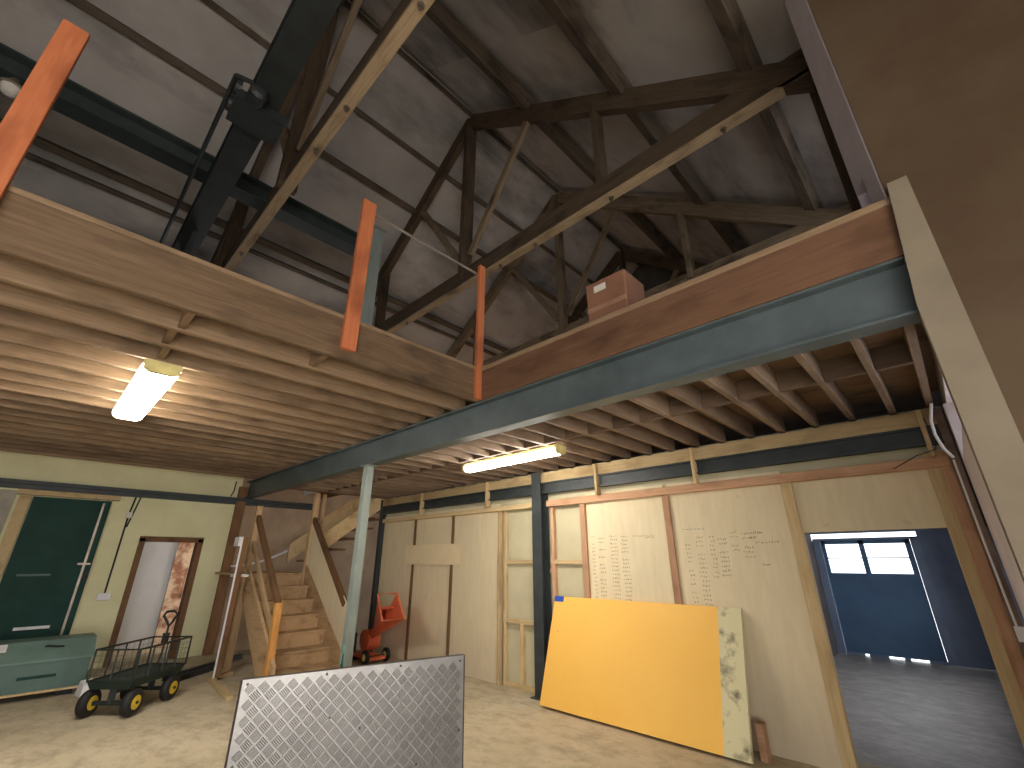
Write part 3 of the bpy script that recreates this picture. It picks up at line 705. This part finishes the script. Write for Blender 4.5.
for u in (0, .64):
    for sd in (-1, 1):
        c = C(u, sd * .24, .138)
        wh = MB().lathe(c, V, [(-.045, .075), (-.05, .105), (-.036, .13), (-.012, .138), (.012, .138), (.036, .13), (.05, .105), (.045, .075)], 24).build('wheel', M['black'], ct, smooth=True)
        MB().lathe(c, V, [(-.052, .02), (-.05, .07), (.05, .07), (.052, .02)], 18).build('hub', M['yellowhub'], wh, smooth=True)
        MB().lathe(c, V, [(-.066, .016), (.066, .016)], 10).build('axle_cap', M['blackm'], wh)
def panel(a, b, n, name):
    p = MB(); a, b = Vector(a), Vector(b); up = Vector((0, 0, zt - zb))
    p.tube([a, a + up, b + up, b], .012, 6).tube([a + up*.02, b + up*.02], .01, 5)
    for i in range(1, n): q = a.lerp(b, i / n); p.tube([q, q + up], .010, 5)
    m2 = int((b - a).length / .08)
    for i in range(1, m2): q = a.lerp(b, i / m2); p.tube([q, q + up], .0013, 4)
    for i in range(1, 5): p.tube([a + up * i / 5, b + up * i / 5], .0013, 4)
    p.build(name, M['blackm'], ct)
panel(C(u0, -vw, zb), C(u1, -vw, zb), 4, 'side_panel'); panel(C(u0, vw, zb), C(u1, vw, zb), 4, 'side_panel')
panel(C(u0, -vw, zb), C(u0, vw, zb), 2, 'end_panel'); panel(C(u1, -vw, zb), C(u1, vw, zb), 2, 'end_panel')
MB().tube([C(.78, -.1, .22), C(.88, -.12, .5), C(.9, -.13, .8)], .014, 8).build('draw_bar', M['blackm'], ct)
MB().tube([C(.9, -.13, .8), C(.9, -.17, .86), C(.9, -.23, .93), C(.9, -.2, .98), C(.9, -.1, .99), C(.9, -.05, .95), C(.9, -.09, .86)], .017, 8, closed=True).build('grip', M['black'], ct)
MB().bar(C(.885, -.125, .6), C(.895, -.13, .72), .07, .06).build('bar_clip', M['black'], ct)

# ------------------------------------------------------------------ orange chipper
cp = thing('garden_chipper', (-8.0, 4.6, 0), 'orange garden chipper with a slanted open hopper beside the stairs', 'chipper')
top = [(-7.78, 4.62, 1.08), (-7.18, 4.62, 1.12), (-6.62, 4.45, .79), (-7.27, 4.45, .71)]
bot = [(-8.42, 4.98, .46), (-8.16, 4.98, .46), (-8.08, 4.78, .34), (-8.34, 4.78, .34)]
tv, bv = [Vector(q) for q in top], [Vector(q) for q in bot]
tc_, bc_ = sum(tv, Vector()) / 4, sum(bv, Vector()) / 4
tI = [q + (tc_ - q) * .04 for q in tv]; bI = [q + (bc_ - q) * .1 + Vector((.02, -.02, .03)) for q in bv]
cut = [tv[0].lerp(bv[0], .42), tv[1].lerp(bv[1], .42)]; cutI = [tI[0].lerp(bI[0], .42), tI[1].lerp(bI[1], .42)]
hp = MB(); hp.add(tv + bv + tI + bI + cut + cutI, [(1, 2, 6, 5), (2, 3, 7, 6), (3, 0, 4, 7), (16, 17, 5, 4), (9, 13, 14, 10), (10, 14, 15, 11), (11, 15, 12, 8), (18, 12, 13, 19), (16, 18, 19, 17), (1, 9, 10, 2), (2, 10, 11, 3), (3, 11, 8, 0), (4, 5, 6, 7), (0, 8, 18, 16), (1, 17, 19, 9)])
hp.add(bI, [(0, 1, 2, 3)], 1)
hp.build('hopper', [M['chip'], M['black']], cp)
MB().tube(top, .022, 8, closed=True).build('hopper_rim', plain('orange_rim', (246, 134, 96), .45), cp)
MB().tube([tuple(tI[0].lerp(tI[3], .55)), tuple(tI[0].lerp(tI[3], .55) + Vector((.3, .05, .03)))], .022, 8).build('stop_bar', M['chip'], cp)
MB().lathe((-8.28, 4.72, .3), (0, 1, 0), [(0, .05), (.01, .17), (.24, .17), (.25, .05)], 24).build('drum', M['chip'], cp)
MB().box(-8.5, 4.56, .06, -7.72, 4.86, .11).build('skid', M['chip'], cp, bevel=.01)
en = MB().box(-8.72, 4.3, .11, -8.38, 4.64, .42).lathe((-8.55, 4.47, .42), (0, 0, 1), [(0, .12), (.06, .12), (.1, .06)], 16)
en.build('engine', M['black'], cp)
for y in (4.52, 4.92):
    wl = MB().lathe((-7.82, y - .03, .11), (0, 1, 0), [(0, .07), (0.005, .1), (.02, .11), (.04, .11), (.055, .1), (.06, .07)], 20).build('wheel', M['black'], cp, smooth=True)
    MB().lathe((-7.82, y - .035, .11), (0, 1, 0), [(0, .03), (.002, .055), (.07, .055), (.072, .03)], 14).build('hub', M['cap'], wl)
MB().lathe((-7.82, 4.52, .11), (0, 1, 0), [(0, .012), (.4, .012)], 8).build('axle', M['blackm'], cp)
MB().box(-8.45, 4.58, 0, -8.38, 4.84, .07).build('foot', M['black'], cp)

# ------------------------------------------------------------------ boards on the panelled wall
meta(MB().box(-7.88, YB - .04, 1.57, -6.2, YB - .026, 1.91).build('pale_board', plain('pale_board', (230, 212, 172), .8, 0, (222, 203, 163))), 'pale horizontal board fixed across the battens of the panelled wall', 'board')
# yellow sheet leaning on the wall
def lean(x0, x1, a0, a1, off0, off1, mat, name, parent):
    ang = math.atan2(1.165, .37); d = Vector((0, math.cos(ang), math.sin(ang))); n = Vector((0, -math.sin(ang), math.cos(ang))); o = Vector((0, 4.80, .03))
    P = lambda x, a, t: o + Vector((x, 0, 0)) + d * a + n * t
    return MB().hexa([P(x0, a0, off0), P(x1, a0, off0), P(x1, a0, off1), P(x0, a0, off1), P(x0, a1, off0), P(x1, a1, off0), P(x1, a1, off1), P(x0, a1, off1)]).build(name, mat, parent)
ys = thing('painted_board', (-2.95, 4.9, 0), 'large yellow-painted board leaning against the panelled wall', 'board')
lean(-4.17, -2.02, 0, 1.22, -.045, 0, M['yellow'], 'painted_face', ys)
l_ = lean(-2.02, -1.79, 0, 1.22, -.045, 0, M['bare'], 'bare_edge', ys); l_['label'] = 'unpainted scuffed edge'
l_ = lean(-4.17, -4.02, 1.155, 1.221, 0, .003, M['blue'], 'tape_patch', ys); l_['label'] = 'blue tape patch'
meta(MB().box(-1.78, 5.0, 0, -1.72, 5.1, .28).build('timber_offcut', M['stud_red']), 'small orange-brown timber offcut standing behind the yellow board', 'offcut')

# ------------------------------------------------------------------ tread plate sheet in the foreground
A = Vector((-3.53, 1.195, 0)); B = Vector((-3.01, 2.585, 0)); L = (B - A).length; u = (B - A).normalized(); n = Vector((u.y, -u.x, 0))
tilt = .06
def T(a, z, t): return A + u * a + Vector((0, 0, z)) + n * (t + (0.95 - z) * tilt)
tp = thing('tread_plate_sheet', tuple(T(L / 2, 0, 0)), 'upright sheet of raised-pattern metal tread plate in the foreground', 'metal sheet')
pl = MB().hexa([T(0, .0, -.006), T(L, .0, -.006), T(L, .0, 0), T(0, .0, 0), T(.0, .94, -.006), T(L, .965, -.006), T(L, .965, 0), T(0, .94, 0)])
cs, q7 = .060, .70711
for i in range(-20, 50):
    for j in range(-30, 30):
        ca, cz = cs * q7 * (i + j), cs * q7 * (i - j)
        if not (0 < ca < L and 0 < cz < .95): continue
        sg = 1 if (i + j) % 2 else -1
        da, dz, na, nz = q7, q7 * sg, -q7 * sg, q7
        for k in range(-2, 3):
            oa, oz = ca + na * k * .0108, cz + nz * k * .0108; hl = .025
            P_ = lambda t, w_, h: T(oa + da * t + na * w_, oz + dz * t + nz * w_, h)
            if min(oa - hl, L - oa - hl) < .008 or min(oz - hl, .935 - oz - hl) < .0: continue
            pl.add([P_(-hl, -.0028, 0), P_(hl, -.0028, 0), P_(hl, .0028, 0), P_(-hl, .0028, 0), P_(-hl * .8, 0, .0032), P_(hl * .8, 0, .0032)], [(0, 1, 5, 4), (1, 2, 5), (2, 3, 4, 5), (3, 0, 4)])
pl.build('plate', M['plate'], tp)
ed = MB()
ed.bar(T(0, .94, -.012), T(L, .965, -.012), .024, .012).bar(T(0, 0, -.012), T(0, .94, -.012), .024, .012).bar(T(L, 0, -.012), T(L, .965, -.012), .024, .012)
ed.build('edge_frame', M['plate_edge'], tp)
for a, z in ((.03, .915), (.5, .928), (1.0, .935), (L - .03, .93), (L - .03, .5), (.03, .5), (.75, .6), (1.15, .35), (.55, .68)):
    MB().lathe(T(a, z, 0), n, [(0, .008), (.003, .008), (.004, .004)], 10).build('screw', M['plate_edge'], tp)
for a in (.12, L - .12):
    MB().bar(T(a, 0.02, -.03), T(a, .02, -.6), .06, .04).build('foot', M['plate_edge'], tp)
    MB().bar(T(a, .85, -.02), T(a, .03, -.58), .04, .03).build('back_stay', M['plate_edge'], tp)
b = MB(); c = T(L + .1, 0, .1); c.z = .12
b.lathe(c - V * .025, V, [(0, .06), (.006, .1), (.018, .12), (.032, .12), (.044, .1), (.05, .06)], 20)
jw = thing('loose_wheel', (c.x, c.y, 0), 'small loose black wheel standing on the floor at the right end of the tread plate', 'wheel')
b.build('tyre', M['black'], jw)
MB().lathe(c - V * .032, V, [(0, .02), (.004, .062), (.06, .062), (.064, .02)], 16).build('hub', M['plate'], jw)

# ------------------------------------------------------------------ boxes on the gallery
def carton(x0, x1, y0, y1, z0, z1, label, taper=0.0):
    t = thing('cardboard_box', ((x0 + x1) / 2, (y0 + y1) / 2, z0), label, 'box', 'cardboard boxes on the gallery')
    MB().hexa([(x0 + taper, y0, z0), (x1 - taper, y0, z0), (x1 - taper, y1, z0), (x0 + taper, y1, z0), (x0, y0, z1), (x1, y0, z1), (x1, y1, z1), (x0, y1, z1)]).build('carton', M['card'], t, bevel=.012)
    MB().box(x0 - .002 + taper, y0 - .002, z0 + (z1 - z0) * .45, x1 + .002 - taper, y1, z0 + (z1 - z0) * .53).build('tape_band', M['tape'], t)
    return t
t = carton(-2.08, -1.64, 3.22, 3.6, 3.6, 4.2, 'brown cardboard box on the gallery edge, standing behind the pale capping strip', .01)
MB().box(-1.98, 3.214, 4.07, -1.85, 3.22, 4.14).build('paper_label', M['label'], t)
t = carton(-1.02, -.45, 3.6, 4.1, 3.6, 4.02, 'low dark box on the gallery nearer the tan wall')

# ------------------------------------------------------------------ right side wires, switch
sw = thing('light_switch', (.13, 5.12, 1.12), 'white light switch on the stained brown strip beside the doorway', 'switch')
MB().box(.098, 5.105, 1.10, .16, 5.12, 1.2).build('plate', M['white'], sw, bevel=.003)
MB().box(.125, 5.098, 1.13, .15, 5.105, 1.17).build('rocker', M['white'], sw)
b = MB().tube([(.10, 4.95, 2.86), (.06, 4.95, 2.72), (.055, 4.95, 2.6), (.075, 4.95, 2.48), (.112, 4.95, 2.4)], .011, 8)
meta(b.build('cable_loop', M['white'], smooth=True), 'thick white cable drooping beside the pale side wall, above the switch', 'cable')
b = MB().tube([(0.02, 5.08, 2.78), (.05, 5.06, 2.6), (.03, 5.06, 2.5), (-.1, 5.07, 2.47), (-.28, 5.08, 2.38)], .004, 6)
meta(b.build('thin_wire', M['black']), 'thin dark wire trailing across the lintel panel above the doorway', 'wire')
b = MB().tube([(.11, 5.05, 2.4), (.11, 5.06, 1.7), (.115, 5.07, 1.2)], .008, 6)
meta(b.build('surface_cable', M['white']), 'thin white cable running down the brown strip to the switch', 'cable')

# ------------------------------------------------------------------ light: the sky through the openings, some added unseen, and the lamps
W = bpy.data.worlds.new('World'); SC.world = W; W.use_nodes = True
bg = W.node_tree.nodes['Background']; bg.inputs[0].default_value = (0.93, 0.96, 1.0, 1); bg.inputs[1].default_value = 2.6
def portal(loc, rot, sx, sy):
    l = bpy.data.lights.new('daylight_portal', 'AREA'); l.shape = 'RECTANGLE'; l.size = sx; l.size_y = sy
    l.cycles.is_portal = True
    o = bpy.data.objects.new('daylight_portal', l); COL.objects.link(o); o.location = loc; o.rotation_euler = rot
H_ = math.pi / 2
portal(((FX0 + FX1) / 2, YF - .1, FZ / 2), (H_, 0, 0), FX1 - FX0, FZ)           # faces +Y
for y_ in (2.0, 5.4): portal((XL - .1, y_, 5.0), (H_, 0, -H_), 1.6, 1.4)
portal((-11.62, 3.35, 1.3), (-H_, 0, 0), 1.2, 2.6)
portal((-1.43, YG + .02, 1.67), (-H_, 0, 0), 1.4, .62)   # far door lights, faces -Y
portal((XR + .3, 5.97, 5.4), (H_, 0, H_), 2.85, 1.6)
portal((XR + .3, 8.25, 1.65), (H_, 0, H_), 3.9, 1.7)
portal((XR + .3, (WY0 + WY1) / 2, (WZ0 + WZ1) / 2), (H_, 0, H_), WY1 - WY0, WZ1 - WZ0)   # faces -X

# ------------------------------------------------------------------ camera
cam = bpy.data.cameras.new('camera'); co = bpy.data.objects.new('camera', cam); COL.objects.link(co)
f, ya_, pi_, ro_ = 442.0, 0.7665, 0.3784, 0.0014
cam.sensor_fit = 'HORIZONTAL'; cam.sensor_width = 36.0; cam.lens = 36.0 * f / 1024
cam.clip_start = 0.05; cam.clip_end = 200
co.location = (0, 0, 1.65)
Rw = Matrix.Rotation(ya_, 3, 'Z') @ Matrix.Rotation(pi_, 3, 'X') @ Matrix.Rotation(ro_, 3, 'Y')
r_, fw_, up_ = Rw @ Vector((1, 0, 0)), Rw @ Vector((0, 1, 0)), Rw @ Vector((0, 0, 1))
co.rotation_euler = Matrix(((r_.x, up_.x, -fw_.x), (r_.y, up_.y, -fw_.y), (r_.z, up_.z, -fw_.z))).to_euler()
SC.camera = co
SC.view_settings.view_transform = 'Standard'; SC.view_settings.look = 'None'; SC.view_settings.gamma = 1.0
SC.view_settings.use_curve_mapping = False; SC.view_settings.exposure = 0.2
# added sun through the added doorway, bounced off floor and outer wall onto the roof
sl = bpy.data.lights.new('fill_sun', 'SUN'); sl.energy = 58.0; sl.angle = math.radians(1.0); sl.color = (1.0, .98, .96)
so = bpy.data.objects.new('fill_sun', sl); COL.objects.link(so)
so.rotation_euler = Vector((math.sin(.61) * math.cos(.28), math.cos(.61) * math.cos(.28), -math.sin(.28))).to_track_quat('-Z', 'Y').to_euler()
SC.cycles.use_guiding = True
SC.cycles.use_denoising = True; SC.cycles.max_bounces = 10; SC.cycles.diffuse_bounces = 6; SC.cycles.caustics_reflective = False; SC.cycles.caustics_refractive = False
SC.cycles.sample_clamp_indirect = 0.0
